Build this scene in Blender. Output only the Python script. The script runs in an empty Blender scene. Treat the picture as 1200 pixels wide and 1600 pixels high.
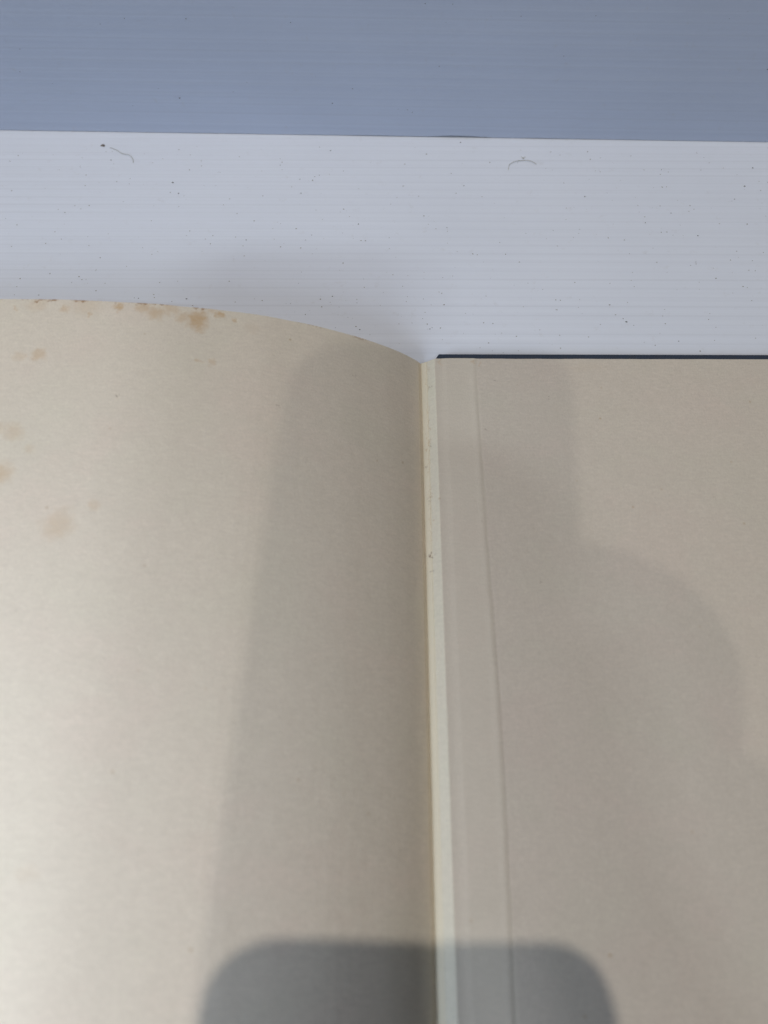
import bpy, bmesh, math, random
from mathutils import Vector, Matrix, noise
random.seed(7)
MM = 0.001
S = bpy.context.scene
C = S.collection

# ------------------------------------------------------------------ camera
CAM_H = 185.0
RT = Vector((0.99999671, 0.00139131, 0.00215709))
UP = Vector((-0.00220276, 0.89657828, 0.44287983))
FW = Vector((0.00131782, 0.44288312, -0.89657839))
cd = bpy.data.cameras.new('camera'); cam = bpy.data.objects.new('camera', cd); C.objects.link(cam)
cam.matrix_world = Matrix(((RT.x, UP.x, -FW.x, 0), (RT.y, UP.y, -FW.y, 0),
                           (RT.z, UP.z, -FW.z, CAM_H * MM), (0, 0, 0, 1)))
cd.sensor_fit = 'VERTICAL'; cd.sensor_height = 36.0; cd.sensor_width = 27.0; cd.lens = 27.0
cd.clip_start = 0.004; cd.clip_end = 20
cd.dof.use_dof = True; cd.dof.focus_distance = 0.240; cd.dof.aperture_fstop = 9.5
S.camera = cam

# ------------------------------------------------------------------ world, lamps, exposure
w = bpy.data.worlds.new('World'); S.world = w; w.use_nodes = True
bg = w.node_tree.nodes['Background']
bg.inputs[0].default_value = (0.80, 0.92, 1.0, 1); bg.inputs[1].default_value = 0.027
S.view_settings.view_transform = 'Standard'; S.view_settings.look = 'None'
S.view_settings.exposure = 0.06; S.view_settings.gamma = 1.0

def lamp(name, loc, power, size, col, target=(0, 0.06, 0), size_y=None):
    l = bpy.data.lights.new(name, 'AREA'); l.shape = 'DISK'; l.size = size; l.energy = power; l.color = col
    if size_y: l.shape = 'RECTANGLE'; l.size_y = size_y
    o = bpy.data.objects.new(name, l); C.objects.link(o); o.location = loc
    o.rotation_euler = (Vector(target) - Vector(loc)).to_track_quat('-Z', 'Y').to_euler()
    return o
lamp('ceiling_lamp', (-0.315, 0.215, 2.2), 15.8, 0.034, (1.0, 0.93, 0.85))
lamp('ceiling_lamp', (-0.395, -1.38, 2.2), 5.7, 0.05, (1.0, 0.94, 0.86))
lamp('ceiling_lamp', (0.03, -1.78, 2.2), 9.6, 0.26, (0.82, 0.92, 1.0), size_y=0.08)
lamp('desk_lamp', (-0.170, -0.05, 0.155), 0.31, 0.10, (0.72, 0.83, 1.0), (-0.05, -0.01, 0.0))

# ------------------------------------------------------------------ material helpers
class NT:
    def __init__(s, name):
        s.m = bpy.data.materials.new(name); s.m.use_nodes = True
        s.t = s.m.node_tree; s.b = s.t.nodes['Principled BSDF']
        s.tc = s.t.nodes.new('ShaderNodeTexCoord')
    def n(s, kind, **kw):
        x = s.t.nodes.new('ShaderNode' + kind)
        for k, v in kw.items(): setattr(x, k, v)
        return x
    def l(s, a, b): s.t.links.new(a, b)
    def val(s, sock, v):
        if isinstance(v, (int, float, tuple)): sock.default_value = v
        else: s.l(v, sock)
    def math(s, op, a, b=0.0, clamp=False):
        x = s.n('Math', operation=op, use_clamp=clamp)
        s.val(x.inputs[0], a); s.val(x.inputs[1], b); return x.outputs[0]
    def vmath(s, op, a, b=(0, 0, 0)):
        x = s.n('VectorMath', operation=op); s.val(x.inputs[0], a); s.val(x.inputs[1], b)
        return x.outputs[1] if op == 'LENGTH' else x.outputs[0]
    def scaled(s, k): return s.vmath('MULTIPLY', s.tc.outputs['Object'], k)
    def noise(s, k, detail=3, rough=0.55):
        x = s.n('TexNoise'); x.inputs['Scale'].default_value = 1.0
        x.inputs['Detail'].default_value = detail; x.inputs['Roughness'].default_value = rough
        s.l(s.scaled(k), x.inputs['Vector']); return x
    def mix(s, f, a, b):
        x = s.n('Mix', data_type='RGBA'); s.val(x.inputs[0], f)
        for i, c in ((6, a), (7, b)):
            if isinstance(c, tuple): x.inputs[i].default_value = c + (1,) if len(c) == 3 else c
            else: s.l(c, x.inputs[i])
        return x.outputs[2]
    def rng(s, v, a, b, c, d, smooth=False):
        x = s.n('MapRange'); x.interpolation_type = 'SMOOTHSTEP' if smooth else 'LINEAR'
        s.val(x.inputs[0], v)
        for i, q in enumerate((a, b, c, d)): x.inputs[i + 1].default_value = q
        return x.outputs[0]
    def bump(s, h, dist, strength=1.0):
        x = s.n('Bump'); x.inputs['Strength'].default_value = strength
        x.inputs['Distance'].default_value = dist; s.l(h, x.inputs['Height'])
        s.l(x.outputs[0], s.b.inputs['Normal'])
    def base(s, c): 
        if isinstance(c, tuple): s.b.inputs['Base Color'].default_value = c + (1,)
        else: s.l(c, s.b.inputs['Base Color'])
    def rough(s, v): s.val(s.b.inputs['Roughness'], v)

def paper(name, col, tint, stains=(), edge_stains=(), spots=(), ecol=(0.28, 0.13, 0.04), zone=None):
    p = NT(name)
    big = p.noise((28, 28, 28), 3).outputs[0]
    mid = p.noise((150, 190, 150), 4, 0.6).outputs[0]
    fib = p.noise((2600, 1500, 2600), 3, 0.7).outputs[0]
    c = p.mix(p.rng(big, 0.3, 0.7, 0, 1), col, tint)
    hue = p.noise((34, 44, 34), 4, .6).outputs[0]
    c = p.mix(p.rng(hue, 0.36, 0.48, 0.6, 0), c, (col[0] * 1.0, col[1] * .955, col[2] * .97))
    c = p.mix(p.rng(hue, 0.52, 0.64, 0, 0.6), c, (col[0] * .95, col[1] * .99, col[2] * .965))
    c = p.mix(p.rng(mid, 0.3, 0.75, 0, 0.24), c, tuple(x * 0.84 for x in tint))
    lay = p.noise((420, 1300, 420), 3, .65).outputs[0]
    c = p.mix(p.rng(lay, 0.32, 0.70, 0, 0.5), c, tuple(x * 0.80 for x in col))
    c = p.mix(p.rng(fib, 0.32, 0.70, 0, 0.5), c, tuple(x * 0.72 for x in col))
    dots = p.n('TexVoronoi'); dots.inputs['Scale'].default_value = 1; p.l(p.scaled((170, 170, 170)), dots.inputs['Vector'])
    dn = p.noise((60, 60, 60), 2).outputs[0]
    c = p.mix(p.math('MULTIPLY', p.rng(dots.outputs['Distance'], .03, .09, .55, 0, True), p.rng(dn, .52, .62, 0, 1)), c, (0.42, 0.29, 0.15))
    if zone:                                           # paper colour differs to one side of a joint
        sx = p.n('SeparateXYZ'); p.l(p.tc.outputs['Object'], sx.inputs[0])
        c = p.mix(p.rng(sx.outputs[0], zone[0] * MM, zone[1] * MM, zone[3], 0, True), c, zone[2])
    def gather(lst, dist_k, inner):
        wob = p.noise((dist_k, dist_k, dist_k), 3).outputs['Color']
        off = p.vmath('MULTIPLY', p.vmath('SUBTRACT', wob, (0.5, 0.5, 0.5)), (0.0045, 0.0045, 0))
        pos = p.vmath('ADD', p.tc.outputs['Object'], off)
        acc = None
        for (x, y, rx, ry, st) in lst:
            d = p.vmath('SUBTRACT', pos, (x * MM, y * MM, 0))
            d = p.vmath('LENGTH', p.vmath('MULTIPLY', d, (1 / (rx * MM), 1 / (ry * MM), 0)))
            v = p.rng(d, inner, 1.15, st, 0.0, True)
            acc = v if acc is None else p.math('MAXIMUM', acc, v)
        return acc
    if stains:
        a = gather(stains, 520, 0.22)
        speck = p.rng(p.noise((900, 900, 900), 3).outputs[0], 0.3, 0.7, 0.7, 1.0)
        c = p.mix(p.math('MULTIPLY', a, speck), c, (0.52, 0.32, 0.13))
    if edge_stains:
        c = p.mix(gather(edge_stains, 700, 0.2), c, ecol)
    if spots:
        c = p.mix(gather(spots, 1200, 0.5), c, (0.13, 0.065, 0.035))
    p.base(c); p.rough(0.86)
    p.b.inputs['Specular IOR Level'].default_value = 0.25
    hgt = p.math('ADD', p.math('MULTIPLY', fib, 0.5), p.math('ADD', p.math('MULTIPLY', mid, 1.2), p.math('MULTIPLY', lay, 0.6)))
    p.bump(hgt, 0.0001, 1.0)
    return p.m

ST = [(-50.5, 138.9, 3.7, 0.62), (-54.4, 139.2, 2.4, 0.35), (-49.5, 135.8, 2.2, 0.42), (-61.3, 140.1, 3.1, 0.4), (-64.9, 141.5, 2.6, 0.36), (-57.8, 141.9, 3.0, 0.3),
      (-71.4, 141.2, 1.7, 0.6), (-78.1, 138.5, 0.9, 0.4), (-44.7, 141.5, 1.5, 0.6), (-40.9, 140.1, 0.9, 0.5), (-46.9, 142.8, 1.7, 0.25), (-89.5, 124.6, 2.7, 0.5),
      (-94.3, 124.0, 2.0, 0.25), (-48.8, 125.2, 1.1, 0.32), (-45.2, 125.5, 1.3, 0.28), (-75.6, 76.0, 4.7, 0.30), (-76.6, 77.0, 2.8, 0.30), (-91.6, 89.5, 4.0, 0.46), (-91.1, 101.2, 3.4, 0.3),
      (-86.2, 96.3, 1.5, 0.22), (-94.4, 102.1, 2.5, 0.22), (-85.8, 140.1, 1.5, 0.35), (-98.6, 140.1, 0.8, 0.3), (-68.5, 81.8, 1.8, 0.18), (-74.9, 80.1, 2.0, 0.15),
      (-80, 141.6, 5, 0.16), (-93, 141.4, 3.5, 0.18), (-36, 138, 2.5, 0.08), (-68, 3, 2.6, 0.07), (-92, 20, 2.5, 0.08)]
ES = [(-97.0, 143.2, 0.9, 0.9, .8), (-92.7, 143.2, 1.5, 0.9, .75), (-89.0, 143.2, 1.6, 0.8, .85), (-82.1, 143.2, 2.6, 1.1, .8), (-73, 143.2, 1.2, .4, .35),
      (-65.9, 143.3, 3.4, 0.7, .75), (-60.0, 143.3, 3.4, 0.5, .8), (-50.4, 143.3, 2.3, 0.6, .8), (-38, 143.3, 1.5, .3, .25), (-20, 143.3, 5, .3, .3), (-7, 143.3, 4, .35, .35), (3, 143.3, 2, .4, .4)]
SP = [(-67.3, 112.7, .35, .35, .8), (-27.5, 114.1, .3, .3, .6), (-58, 105.8, .3, .3, .5), (-81, 55, .3, .25, .3), (-40, 92, .3, .25, .35), (-8, 129, .3, .3, .4)]
flyleaf_m = paper('aged_flyleaf_paper', (0.795, 0.71, 0.59), (0.76, 0.69, 0.572), [(a, b, r, r * .95, min(.95, s * (0.85 if a < -74 and b < 130 else 1.15))) for a, b, r, s in ST], ES, SP)
pastedown_m = paper('aged_pastedown_paper', (0.70, 0.622, 0.525), (0.67, 0.60, 0.505),
                    [(26.9, 141.6, 1.1, 1.0, .35), (28.6, 140.4, .7, .9, .3), (16.8, 141.2, .8, 1.6, .3), (60, 139, 8, 2, .06)], (),
                    [(33.1, 134.4, .28, .28, .8), (47.9, 128.1, .25, .25, .85), (29.5, 117.4, .25, .25, .5), (26.4, 88.8, .25, .2, .4), (40.3, 71.5, .2, .2, .5), (90, 96, .25, .25, .4), (70, 30, .3, .2, .3)], zone=(27.5, 28.1, (0.69, 0.63, 0.52), .35))
strip_m = paper('cream_hinge_paper', (0.78, 0.735, 0.605), (0.76, 0.715, 0.59), (), 
                [(13.0, 141 - 7 * i + random.uniform(-1, 1), .10 + .07 * random.random(), 3.2 + random.random() * 3, .28 + .35 * random.random()) for i in range(9)],
                [(12.6, 79.6, .42, .7, .95), (12.9, 74.8, .34, .34, .9), (13.9, 132.8, .2, .35, .7), (13.4, 113.5, .2, .6, .6), (11.9, 107, .3, .4, .5), (12.6, 96, .15, 1.4, .4)], (0.45, 0.27, 0.10), zone=(12.9, 13.3, (0.74, 0.665, 0.50), .6))
block_m = paper('page_edge_paper', (0.66, 0.57, 0.42), (0.60, 0.51, 0.37))

def cloth_mat():
    p = NT('navy_book_cloth')
    wv = []
    for d in ('X', 'Y'):
        x = p.n('TexWave', wave_type='BANDS', bands_direction=d, wave_profile='SIN')
        x.inputs['Scale'].default_value = 1.0; x.inputs['Distortion'].default_value = 0.8
        x.inputs['Detail'].default_value = 1.0
        p.l(p.scaled((700, 700, 700)), x.inputs['Vector']); wv.append(x.outputs['Fac'])
    h = p.math('MULTIPLY', wv[0], wv[1])
    n = p.noise((300, 300, 300), 4, .7).outputs[0]
    c = p.mix(p.rng(h, 0, 1, 0, 1), (0.018, 0.028, 0.048), (0.055, 0.078, 0.125))
    c = p.mix(p.rng(n, .45, .75, 0, .45), c, (0.045, 0.043, 0.042))
    p.base(c); p.rough(0.8); p.bump(h, 0.00012, 0.8)
    return p.m
cloth_m = cloth_mat()

def corflute_mat(name, c0, c1, axis, pitch):
    p = NT(name)
    s = p.n('SeparateXYZ'); p.l(p.tc.outputs['Object'], s.inputs[0])
    v = s.outputs[axis]
    ph = p.math('FRACT', p.math('MULTIPLY', v, 1 / pitch))
    d = p.math('ABSOLUTE', p.math('SUBTRACT', ph, 0.5))          # 0.5 at the webs
    web = p.rng(d, 0.34, 0.5, 0.0, 1.0, True)
    k1 = [3, 3, 3]; k1[axis] = 1 / pitch * 0.55
    k2 = [2.2, 2.2, 2.2]; k2[axis] = 1 / pitch * 2.9
    n1 = p.noise(tuple(k1), 2, .6).outputs[0]
    n2 = p.noise(tuple(k2), 3, .7).outputs[0]
    cl = p.noise((14, 14, 14), 3).outputs[0]
    dirt = p.noise((260, 260, 260), 5, .75).outputs[0]
    c = p.mix(p.rng(cl, .3, .7, 0, 1), c0, c1)
    c = p.mix(p.math('MULTIPLY', web, p.rng(n1, .32, .68, .05, .34)), c, tuple(x * 0.78 for x in c0))  # light through the translucent skin, painted as darker stripes over the webs
    c = p.mix(p.rng(n2, .38, .72, 0, .22), c, tuple(x * 0.80 for x in c0))
    c = p.mix(p.rng(dirt, .60, .80, 0, .22), c, tuple(x * .62 for x in (0.66, 0.60, 0.52)))
    p.base(c); p.rough(p.rng(n2, .3, .7, .42, .58))
    p.b.inputs['Specular IOR Level'].default_value = 0.35
    grain = p.noise((3000, 3000, 3000), 2).outputs[0]
    h = p.math('ADD', p.math('MULTIPLY', n2, 1.0), p.math('MULTIPLY', grain, .35))
    p.bump(h, 0.00006, 0.8)
    return p.m
PITCH = 3.7
sheet_m = corflute_mat('white_corrugated_plastic', (0.755, 0.79, 0.865), (0.725, 0.76, 0.835), 1, PITCH * MM)
wall_m = corflute_mat('pale_blue_corrugated_plastic', (0.52, 0.585, 0.73), (0.49, 0.55, 0.685), 2, PITCH * MM)

def plain(name, col, rough, metal=0.0, nscale=200, var=0.15, bump=0.00003):
    p = NT(name); n = p.noise((nscale,) * 3, 4).outputs[0]
    p.base(p.mix(p.rng(n, .3, .7, 0, 1), col, tuple(x * (1 - var) for x in col)))
    p.rough(rough); p.b.inputs['Metallic'].default_value = metal; p.bump(n, bump, .5); return p.m
table_m = plain('grey_laminate', (0.42, 0.42, 0.43), 0.5)
dust_m = plain('dark_dust', (0.07, 0.065, 0.06), 0.9)
pale_dust_m = plain('grey_dust', (0.30, 0.28, 0.25), 0.9)
fibre_m = plain('lint_fibre', (0.50, 0.50, 0.46), 0.8)
phone_m = plain('black_phone_glass', (0.02, 0.02, 0.022), 0.25)
rim_m = plain('grey_phone_metal', (0.30, 0.30, 0.31), 0.35, 1.0)
lens_m = plain('lens_glass', (0.006, 0.006, 0.01), 0.05)
skin_m = plain('skin', (0.50, 0.30, 0.21), 0.55, nscale=400, var=.2, bump=.0001)
nail_m = plain('fingernail', (0.62, 0.40, 0.33), 0.3)
sleeve_m = plain('dark_sleeve_cloth', (0.05, 0.055, 0.07), 0.9, nscale=900, var=.4, bump=.0003)

# ------------------------------------------------------------------ object helpers
def tag(o, label=None, cat=None, group=None, kind=None):
    for k, v in (('label', label), ('category', cat), ('group', group), ('kind', kind)):
        if v: o[k] = v
    return o
def empty(name, loc=(0, 0, 0)):
    o = bpy.data.objects.new(name, None); o.empty_display_size = .01; C.objects.link(o); o.location = loc; return o
def mesh(name, verts, faces, mat, parent=None, smooth=False):
    me = bpy.data.meshes.new(name); me.from_pydata([tuple(c * MM for c in v) for v in verts], [], faces)
    me.validate(); me.update()
    bm = bmesh.new(); bm.from_mesh(me); bmesh.ops.recalc_face_normals(bm, faces=bm.faces); bm.to_mesh(me); bm.free()
    if smooth:
        for p in me.polygons: p.use_smooth = True
    me.materials.append(mat)
    o = bpy.data.objects.new(name, me); C.objects.link(o); o.parent = parent
    return o
def interp(t, pts):
    if t <= pts[0][0]: return pts[0][1]
    for (a, b), (c, d) in zip(pts, pts[1:]):
        if t <= c: return b + (d - b) * (t - a) / (c - a)
    return pts[-1][1]
def smooth_pts(pts, n=4):
    """Catmull-Rom resampling of a profile so its shading has no facets."""
    out = []
    for i in range(len(pts) - 1):
        p0 = pts[max(i - 1, 0)]; p1 = pts[i]; p2 = pts[i + 1]; p3 = pts[min(i + 2, len(pts) - 1)]
        for k in range(n):
            t = k / n
            out.append(tuple(.5 * (2 * b + (c - a) * t + (2 * a - 5 * b + 4 * c - d) * t * t + (3 * b - a - 3 * c + d) * t ** 3)
                             for a, b, c, d in zip(p0, p1, p2, p3)))
    out.append(pts[-1]); return out
def slab(name, xs, ys, top, thick, mat, parent=None, yoff=None, smooth=True):
    """closed sheet over a grid xs x ys, top(x, y) its upper face, thick(x) its thickness."""
    V, F = [], []; nx, ny = len(xs), len(ys)
    for lay in (0, 1):
        for j, y in enumerate(ys):
            for x in xs:
                yy = y + (yoff(x, j) if yoff else 0)
                z = top(x, yy); V.append((x, yy, z - (thick(x) if lay else 0)))
    L = nx * ny
    for j in range(ny - 1):
        for i in range(nx - 1):
            a = j * nx + i
            F.append((a, a + 1, a + nx + 1, a + nx)); F.append((L + a, L + a + nx, L + a + nx + 1, L + a + 1))
    for i in range(nx - 1):
        a = i; F.append((a, L + a, L + a + 1, a + 1)); a = (ny - 1) * nx + i; F.append((a, a + 1, L + a + 1, L + a))
    for j in range(ny - 1):
        a = j * nx; F.append((a, a + nx, L + a + nx, L + a)); a = j * nx + nx - 1; F.append((a, L + a, L + a + nx, a + nx))
    o = mesh(name, V, F, mat, parent, smooth)
    if smooth:
        o.data.set_sharp_from_angle(angle=math.radians(35))
    return o
def frange(a, b, n): return [a + (b - a) * i / (n - 1) for i in range(n)]

# ------------------------------------------------------------------ setting: table and the two corrugated sheets
SZ = -4.5
o = mesh('table_top', [(-420, -420, SZ - 4.4), (420, -420, SZ - 4.4), (420, 420, SZ - 4.4), (-420, 420, SZ - 4.4),
                       (-420, -420, SZ - 30), (420, -420, SZ - 30), (420, 420, SZ - 30), (-420, 420, SZ - 30)],
         [(0, 1, 2, 3), (4, 7, 6, 5), (0, 4, 5, 1), (1, 5, 6, 2), (2, 6, 7, 3), (3, 7, 4, 0)], table_m)
tag(o, kind='structure')

def corrugated(name, u0, u1, nu, v0, v1, place, mat, web_mat, edge=None):
    """twin-walled sheet: outer skin dipping a little between the webs, inner skin, webs."""
    V, F = [], []
    us = frange(u0, u1, nu)
    k0 = math.floor(v0 / PITCH); k1 = math.ceil(v1 / PITCH); per = 8
    vs = [v0] + [k * PITCH / per for k in range(k0 * per, k1 * per + 1) if v0 < k * PITCH / per < v1] + [v1]
    def add(skin):
        b = len(V)
        for v in vs:
            sag = 0.045 * (0.5 - 0.5 * math.cos(2 * math.pi * v / PITCH))
            for u in us:
                wv = 0.02 * noise.noise(Vector((u * .012, v * .22, 3)))
                V.append(place(u, v, -sag + wv if skin == 0 else -3.4 + sag))
        n = len(us)
        for j in range(len(vs) - 1):
            for i in range(n - 1):
                a = b + j * n + i; F.append((a, a + 1, a + n + 1, a + n))
        return b, n
    add(0); add(1)
    o = mesh(name, V, F, mat, None, True)
    W, G = [], []
    for k in range(k0 + 1, k1):
        v = k * PITCH; b = len(W)
        for (dv, nn) in ((-.12, -.1), (.12, -.1), (.12, -3.35), (-.12, -3.35)):
            W.append(place(u0, v + dv, nn)); W.append(place(u1, v + dv, nn))
        G += [(b, b + 1, b + 3, b + 2), (b + 2, b + 3, b + 5, b + 4), (b + 4, b + 5, b + 7, b + 6), (b + 6, b + 7, b + 1, b)]
    wb = mesh('web', W, G, web_mat, o); wb['kind'] = 'stuff'
    return o
# floor sheet, flat under the book
o = corrugated('plastic_sheet', -300, 300, 61, -330, 262, lambda u, v, n: (u, v - u * 0.0155, SZ + n), sheet_m, sheet_m)
tag(o, 'white corrugated plastic sheet lying flat under the open book, dotted with dust', 'plastic sheet')
# back sheet, standing on it; its lower edge lifts a little in places
def lift(u):
    return 0.12 + 0.62 * math.exp(-((u - 27) / 7.5) ** 2) + 0.22 * math.exp(-((u + 3) / 5) ** 2) + 0.16 * math.exp(-((u - 56) / 4) ** 2) + 0.12 * abs(noise.noise(Vector((u * .05, 0, 0))))
YAW = 0.0190
def wall_place(u, v, n):
    z = SZ + v + lift(u) * math.exp(-v / 3.0)
    y0 = 245.7 - u * YAW
    return (u, y0 - n + 0.02 * v + .15 * noise.noise(Vector((u * .008, v * .01, 9))) * min(1, v / 20), z)
o = corrugated('plastic_sheet', -320, 320, 81, 0, 300, wall_place, wall_m, wall_m)
tag(o, 'blue-grey corrugated plastic sheet standing upright as backdrop behind the book', 'plastic sheet')

# ------------------------------------------------------------------ the book
YT = 143.1                                             # head edge of the leaves
YB = -98.0
PROF = [(-160, 21.5), (-140, 23.2), (-120, 24.1), (-103.5, 24.4), (-86.3, 24.1), (-69.3, 23.1), (-52.3, 21.3), (-35.3, 18.5), (-26.7, 16.2), (-17.9, 13.35),
        (-9.0, 9.8), (-0.4, 5.4), (4.9, 2.1), (8.4, -0.55), (10.4, -2.35), (11.5, -3.75)]
PS = smooth_pts(PROF, 4)
def page_z(x, y=0):
    return interp(x, PS)
def ripple(x, y):
    k = min(1, max(0, (8 - x) / 40))
    return page_z(x) + k * (0.35 * noise.noise(Vector((x * .018, y * .012, 1.7))) + .06 * noise.noise(Vector((x * .09, y * .05, 4))))
book = empty('open_book', (0, 0, 0))
tag(book, 'open hardback book with blank foxed flyleaf and navy cloth cover board', 'book')
xs = [p[0] for p in PS]
xs = [x for i, x in enumerate(xs)]
ys = frange(YB, YT, 90)
def head(x, j):                                        # the head edge of the old leaf is not ruler straight
    return 0.10 * noise.noise(Vector((x * .12, 0, 5))) + .05 * noise.noise(Vector((x * .9, 0, 5))) if j == len(ys) - 1 else 0
xs2 = sorted(set(xs + [x / 2.0 for x in range(-300, 22)]))
fl = slab('flyleaf', xs2, ys, ripple, lambda x: .13, flyleaf_m, book, head)
tag(fl, 'cream blank leaf with brown foxing spots along its head edge')

# the leaves under it, fanned from the gutter
V, F = [], []
NL = 46; gx = [p[0] for p in PS[::3] if p[0] < 10.8] + [10.9]
random.seed(3)
for k in range(NL):
    t0 = k / NL; t1 = (k + .82) / NL
    jy = random.uniform(-.18, .05); jx = random.uniform(-.25, .15)
    b = len(V)
    for (yy) in (YB - jy + .3, YT + jy - .25):
        for t in (t0, t1):
            for x in gx:
                zb = .15 if x < 4 else .15 - (x - 4) * .42
                zt = page_z(x) - .75 if x < 9 else page_z(x) - .5
                zt = max(zt, zb + .02)
                V.append((x + (jx if x < -159 else 0), yy, zb + (zt - zb) * t))
    n = len(gx)
    for i in range(n - 1):
        a0, a1, c0, c1 = b + i, b + n + i, b + 2 * n + i, b + 3 * n + i
        F += [(a1, a1 + 1, c1 + 1, c1), (a0, c0, c0 + 1, a0 + 1), (a0, a0 + 1, a1 + 1, a1), (c0, c1, c1 + 1, c0 + 1)]
    F += [(b, b + n, b + 3 * n, b + 2 * n)]
blk = mesh('text_block', V, F, block_m, book); tag(blk, kind='stuff')

# right board: navy cloth over board, its corner at the joint cut on the slant
def board(x0, x1, y0, y1, name, chamfer=0.0, parent=None, zt=0.0, sgn=1):
    bm = bmesh.new()
    pts = [(x0, y0), (x1, y0), (x1, y1), (x0 + chamfer * .75, y1), (x0 - chamfer * .25, y1 - chamfer * 1.7)]
    lo = [bm.verts.new((a * MM, b * MM, (zt - 4.0) * MM)) for a, b in pts]
    hi = [bm.verts.new((a * MM, b * MM, zt * MM)) for a, b in pts]
    bm.faces.new(lo[::-1]); bm.faces.new(hi)
    for i in range(5): bm.faces.new((lo[i], lo[(i + 1) % 5], hi[(i + 1) % 5], hi[i]))
    bmesh.ops.recalc_face_normals(bm, faces=bm.faces)
    bmesh.ops.bevel(bm, geom=[e for e in bm.edges], offset=.45 * MM, segments=3, affect='EDGES', profile=.6)
    me = bpy.data.meshes.new(name); bm.to_mesh(me); bm.free(); me.materials.append(cloth_m)
    for p in me.polygons: p.use_smooth = True
    me.set_sharp_from_angle(angle=math.radians(50))
    o = bpy.data.objects.new(name, me); C.objects.link(o); o.parent = parent
    return o
tag(board(15.6, 172, YB - 3, 144.25, 'cover_board', 1.3, book), 'navy cloth cover board lying open on the right')
tag(board(-164, 2.5, YB - 3, 144.0, 'cover_board', 0.6, book, -.25), 'navy cloth cover board under the leaves on the left')
slab('spine_cloth', frange(2.3, 15.9, 10), [YB - 2, 20, 139.6], lambda x, y: -4.08, lambda x: .32, cloth_m, book)

# pastedown: hinge crease where the board's covering steps, wavering a little
CR = [(-98, 27.0), (-18.5, 27.1), (-6.9, 27.5), (11.9, 27.9), (32.8, 28.2), (48, 28.1), (64.3, 27.9), (82.1, 27.65), (99.3, 27.6), (124.3, 27.5), (133.3, 27.4), (143, 27.8)]
def past_top(x, y):
    c = interp(y, CR) + .12 * noise.noise(Vector((0, y * .15, 2)))
    z = .42 + .03 * noise.noise(Vector((x * .1, y * .05, 8)))
    if x < 18.6:                                       # rolls down into the joint
        t = (18.6 - x) / 3.2; z -= (.15 + .10 * noise.noise(Vector((0, y * .03, 12)))) * math.sin(min(1, max(0, t + .10 * noise.noise(Vector((4, y * .06, 2))))) * math.pi * .75)
    d = x - c
    z -= .10 * math.exp(-(d / .5) ** 2) * (.75 + .6 * noise.noise(Vector((5, y * .07, 6))))
    z -= .17 / (1 + math.exp(-max(-40, min(40, d / .34))))
    z += .05 * math.exp(-((d + 1.2) / .8) ** 2)
    return z
pxs = frange(15.3, 24, 40) + frange(24.15, 32, 52) + frange(32.5, 60, 40) + frange(61, 168.5, 60)
pys = frange(YB, 142.0, 130)
def pyo(x, j): 
    if j != len(pys) - 1: return 0
    return .10 * noise.noise(Vector((x * .11, 7, 5))) + .04 * noise.noise(Vector((x * 1.1, 7, 5))) + .25
pd = slab('pastedown', pxs, pys, past_top, lambda x: .12, pastedown_m, book, pyo)
tag(pd, 'plain beige endpaper glued inside the cover board')

# hinge strip climbing from the gutter to the board, its face turned to the left
ST_P = smooth_pts([(11.05, -3.95), (11.5, -3.2), (12.2, -2.55), (12.85, -1.85), (13.0, -1.80), (13.15, -1.72), (13.7, -1.15), (14.5, -.35), (15.1, .12), (15.5, .30)], 3)
sxs = [p[0] for p in ST_P]
def strip_z(x, y):
    g = .10 * math.exp(-((x - 13.05) / .13) ** 2) * (1 if y > 60 else max(0, (y + 10) / 70))
    return interp(x, ST_P) - g + .10 * noise.noise(Vector((x * .5, y * .08, 2))) + .04 * noise.noise(Vector((x * 1.5, y * .5, 2)))
sys_ = frange(YB, 143.2, 110)
def sy(x, j): return -(x - 11.15) * .27 + .08 * noise.noise(Vector((x * 1.5, 3, 3))) if j == len(sys_) - 1 else 0
hs = slab('hinge_strip', sxs, sys_, strip_z, lambda x: .12, strip_m, book, sy)
tag(hs, 'pale paper hinge catching the light beside the gutter')

# ------------------------------------------------------------------ dust and lint on the sheets
def fleck(V, F, c, r, zbase, flat=.35, axes=None):
    b = len(V); n = random.choice((5, 6, 7)); a0 = random.random() * 6.28; el = random.uniform(.5, 1)
    ex, ey, ez = axes or (Vector((1, 0, 0)), Vector((0, 1, 0)), Vector((0, 0, 1)))
    o = Vector(c)
    for i in range(n):
        a = a0 + i / n * 6.28; q = r * random.uniform(.6, 1.15)
        V.append(tuple(o + ex * math.cos(a) * q + ey * math.sin(a) * q * el + ez * .02))
    V.append(tuple(o + ez * r * flat * 2))
    for i in range(n): F.append((b + i, b + (i + 1) % n, b + n))
    F.append(tuple(b + i for i in reversed(range(n))))
KNOWN = [(-96.9, 232.8, .3), (-73.6, 221.6, .38), (-70.9, 216.3, .33), (-8.5, 202.0, .28), (-45.8, 194.6, .25), (-26.0, 194.6, .2), (-28.6, 216.5, .28), (-29.4, 223.4, .22),
         (-36.7, 230.4, .22), (-19.1, 238.0, .32), (125.8, 220.5, .42), (69.5, 215.3, .28), (130.6, 229.8, .3), (98, 207.5, .26), (88.6, 203, .22), (27.9, 220.4, .32),
         (-62.8, 169.2, .38), (-16.3, 170.4, .3), (14.5, 157.3, .3), (76.2, 160.3, .4), (105.3, 197.1, .3), (27.7, 242.5, .32), (98.1, 228.7, .2), (-78.1, 169.4, .2),
         (-108.5, 207, .25), (91.4, 152.8, .25), (75.4, 161.6, .2), (-7.4, 157, .28)]
V, F = [], []
for x, y, r in KNOWN: fleck(V, F, (x, y, SZ + .02), r, 0)
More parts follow.
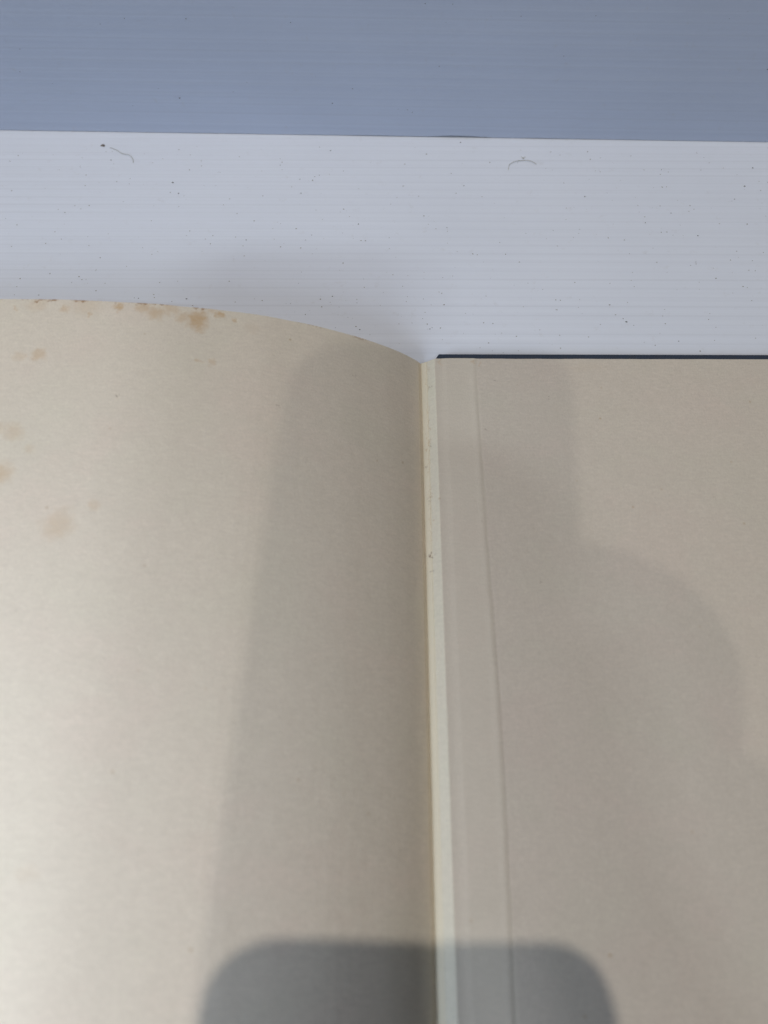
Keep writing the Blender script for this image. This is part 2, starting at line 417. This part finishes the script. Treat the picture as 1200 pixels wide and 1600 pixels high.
for i in range(50):
    fleck(V, F, (random.uniform(-135, 140), random.uniform(146, 240), SZ + .02), random.uniform(.07, .2), 0)
for i in range(45):
    fleck(V, F, (random.gauss(5, 28), random.gauss(165, 14), SZ + .02), random.uniform(.07, .17), 0)
ex, ey, ez = Vector((1, -YAW, 0)), Vector((0, 0, 1)), Vector((0, -1, 0))
for i in range(46):
    u = random.uniform(-150, 150); v = random.uniform(3, 80)
    P = Vector(wall_place(u, v, .03)); fleck(V, F, P, random.uniform(.10, .26), 0, .25, (ex, ey, ez))
tag(mesh('dust', V, F, dust_m), 'dark dust flecks scattered over the two plastic sheets', 'dust', kind='stuff')
V, F = [], []
for i in range(420):
    fleck(V, F, (random.uniform(-135, 140), random.uniform(146, 241), SZ + .02), random.uniform(.10, .30), 0, .15)
tag(mesh('pale_dust', V, F, pale_dust_m), 'faint grey dust grains scattered over the white plastic sheet', 'dust', kind='stuff')

def tube(V, F, pts, r, n=5):
    b = len(V); P = [Vector(p) for p in pts]
    for i, p in enumerate(P):
        d = (P[min(i + 1, len(P) - 1)] - P[max(i - 1, 0)]).normalized()
        s = d.cross(Vector((0, 0, 1))).normalized(); u = s.cross(d)
        rr = r * (0.45 if i in (0, len(P) - 1) else 1)
        for k in range(n):
            a = k / n * 6.283; V.append(tuple(p + s * math.cos(a) * rr + u * math.sin(a) * rr))
    for i in range(len(P) - 1):
        for k in range(n):
            F.append((b + i * n + k, b + i * n + (k + 1) % n, b + (i + 1) * n + (k + 1) % n, b + (i + 1) * n + k))
    F.append(tuple(b + k for k in reversed(range(n)))); F.append(tuple(b + (len(P) - 1) * n + k for k in range(n)))
def fibre(pts, r, label):
    V, F = [], []
    q = smooth_pts([(a, b, SZ + c) for a, b, c in pts], 5); tube(V, F, q, r)
    tag(mesh('lint_fibre', V, F, fibre_m, None, True), label, 'lint')
fibre([(-98.4, 239.2, .15), (-95.8, 237.9, .2), (-93.4, 236.0, .2), (-90.8, 235.0, .5), (-89.3, 233.4, .3), (-88.7, 231.2, .2)], .095, 'pale bent lint fibre on white sheet beside the round grey crumb')
fibre([(44.0, 228.2, .15), (44.4, 230.6, .25), (46.4, 232.2, .4), (49.4, 232.9, .3), (52.0, 232.4, .5), (54.2, 231.0, .2)], .10, 'curled lint fibre on white sheet right of centre below the backdrop')
V, F = [], []
fleck(V, F, (-101, 240.4, SZ + .02), .95, 0, .3); fleck(V, F, (-100.6, 240.0, SZ + .02), .6, 0, .5)
tag(mesh('crumb', V, F, plain('brown_grey_crumb', (0.22, 0.19, 0.17), .9)), 'round grey crumb on white sheet near the backdrop at the left', 'crumb')
V, F = [], []
for (dx, dy, r) in ((0, 0, .45), (.7, .5, .3), (-.5, .6, .25), (.3, -.4, .2)): fleck(V, F, (49.6 + dx, 234.4 + dy, SZ + .05), r, 0, .4)
tag(mesh('lint_tuft', V, F, fibre_m), 'small lint tuft on top of the curled fibre', 'lint')

# ------------------------------------------------------------------ the phone taking the picture and the hand that holds it (their shadows fall on the page)
O = Vector((0, 0, CAM_H))
def PH(u, v, wv): return O + RT * u + UP * v - FW * wv         # right, up the phone, away from the book
def rrect(x0, x1, y0, y1, r, n=10):
    out = []
    for cx, cy, a in ((x1 - r, y1 - r, 0), (x0 + r, y1 - r, 90), (x0 + r, y0 + r, 180), (x1 - r, y0 + r, 270)):
        for k in range(n + 1):
            t = math.radians(a + 90 * k / n); out.append((cx + r * math.cos(t), cy + r * math.sin(t)))
    return out
def prism(name, outline, w0, w1, mat, parent, inset=.0):
    n = len(outline); V, F = [], []
    cx = sum(p[0] for p in outline) / n; cy = sum(p[1] for p in outline) / n
    rings = [(w0, 1 - inset), (w0 + (w1 - w0) * .12, 1), (w1 - (w1 - w0) * .12, 1), (w1, 1 - inset)]
    for wv, s in rings:
        for a, b in outline: V.append(tuple(PH(cx + (a - cx) * s, cy + (b - cy) * s, wv)))
    for k in range(3):
        for i in range(n): F.append((k * n + i, k * n + (i + 1) % n, (k + 1) * n + (i + 1) % n, (k + 1) * n + i))
    F.append(tuple(range(n))); F.append(tuple(3 * n + i for i in reversed(range(n))))
    return mesh(name, V, F, mat, parent)
phone = empty('phone')
tag(phone, 'black smartphone held flat above the open book, casting its shadow', 'phone')
prism('body', rrect(-55.5, 15.5, -146, 14, 12), 4.0, 11.5, rim_m, phone, .01)
prism('screen', rrect(-53.5, 13.5, -144, 12, 10.5), 11.5, 11.9, phone_m, phone)
prism('camera_bump', rrect(-24, 13, -26, 11, 8), 2.6, 3.9, phone_m, phone, .02)
def disc(cx, cy, r, n=20): return [(cx + r * math.cos(6.2832 * k / n), cy + r * math.sin(6.2832 * k / n)) for k in range(n)]
for cx, cy in ((0, 0), (0, -17), (-14, -8.5)):
    prism('lens', disc(cx, cy, 6.2), 1.2, 2.55, lens_m, phone)

def skin_obj(name, chains, mat, parent, sub=2, root=None):
    V, E, R = [], [], []
    idx = {}
    def vid(p):
        key = tuple(round(c, 2) for c in p[:3])
        if key not in idx:
            idx[key] = len(V); V.append(tuple(c * MM for c in PH(*p[:3]))); R.append(p[3] if isinstance(p[3], tuple) else (p[3], p[3]))
        return idx[key]
    for ch in chains:
        ids = [vid(p) for p in ch]
        E += list(zip(ids, ids[1:]))
    me = bpy.data.meshes.new(name); me.from_pydata(V, E, []); me.update()
    o = bpy.data.objects.new(name, me); C.objects.link(o); o.parent = parent
    m = o.modifiers.new('skin', 'SKIN'); m.use_smooth_shade = True
    if not me.skin_vertices: me.skin_vertices.new() if hasattr(me.skin_vertices, 'new') else None
    sv = me.skin_vertices[0].data
    for i, r in enumerate(R): sv[i].radius = (r[0] * MM, r[1] * MM); sv[i].use_root = (i == 0)
    s = o.modifiers.new('sub', 'SUBSURF'); s.levels = sub; s.render_levels = sub
    me.materials.append(mat)
    return o
person = empty('person')
tag(person, 'right hand and dark-sleeved forearm holding the phone over the book', 'person')
DV = 11
def up(p, k=DV): return (p[0], p[1] + k) + tuple(p[2:])
palm = up((34, -82, 6, 16)); mid = up((35, -102, 7, 17)); heel = up((42, -127, 7, (19, 16))); wrist = up((56, -158, 6, (21, 17)))
fa = (90, -228, -4, (29, 26)); fa2 = (110, -265, -8, (32, 30))
K = [(36, -61, 2), (42, -77, 2), (47, -94, 2), (50, -112, 3)]
chains = [[palm, mid, heel, wrist, fa, fa2]]
for (u, v, wv), root, tips, r in zip(K, (palm, palm, mid, mid), ([(28, -53, -6), (4, -51, -6.5), (-14, -51, -5)], [(30, -69, -7), (4, -67, -7.5), (-17, -66, -5.5)],
                                   [(31, -85, -6.5), (6, -83, -7), (-12, -82, -5)], [(32, -100, -4.5), (12, -99, -5), (-1, -98, -4)]), (8.9, 8.9, 8.6, 7.8)):
    ch = [root, up((u, v, wv, r * 1.2))]
    for q, k in zip(tips, (.98, .9, .78)): ch.append(up(q) + (r * k,))
    chains.append(ch)
chains.append([mid, up((40, -96, 20, 12)), up((26, -80, 22.5, 9.4)), up((9, -66, 20.5, 7.8))])
chains.append([palm, up((23, -66, 4, 9)), up((20, -84, 6, 10)), up((20, -104, 6, 10.5)), up((22, -124, 7, 12)), up((27, -138, 7, 12))])
skin_obj('body', chains, skin_m, person)
skin_obj('sleeve', [[(84, -206, -2, (34, 31)), (108, -256, -8, (39, 36)), (150, -350, -30, (46, 44))]], sleeve_m, person)
# thumbnail, lying on the upper side of the thumb tip
V = [tuple(PH(7 + 5 * math.cos(a) * .8 - 2, -53.5 + 6 * math.sin(a) * .8 + 1, 27.9 - .9 * math.cos(a) ** 2)) for a in [6.2832 * k / 12 for k in range(12)]]
V += [tuple(PH(5, -52.5, 28.6))] + [tuple(Vector(v) + FW * 2) for v in V]
F = [(i, (i + 1) % 12, 12) for i in range(12)] + [(i, 13 + i, 13 + (i + 1) % 12, (i + 1) % 12) for i in range(12)] + [tuple(13 + i for i in range(12))]
mesh('nail', V, F, nail_m, person, True)
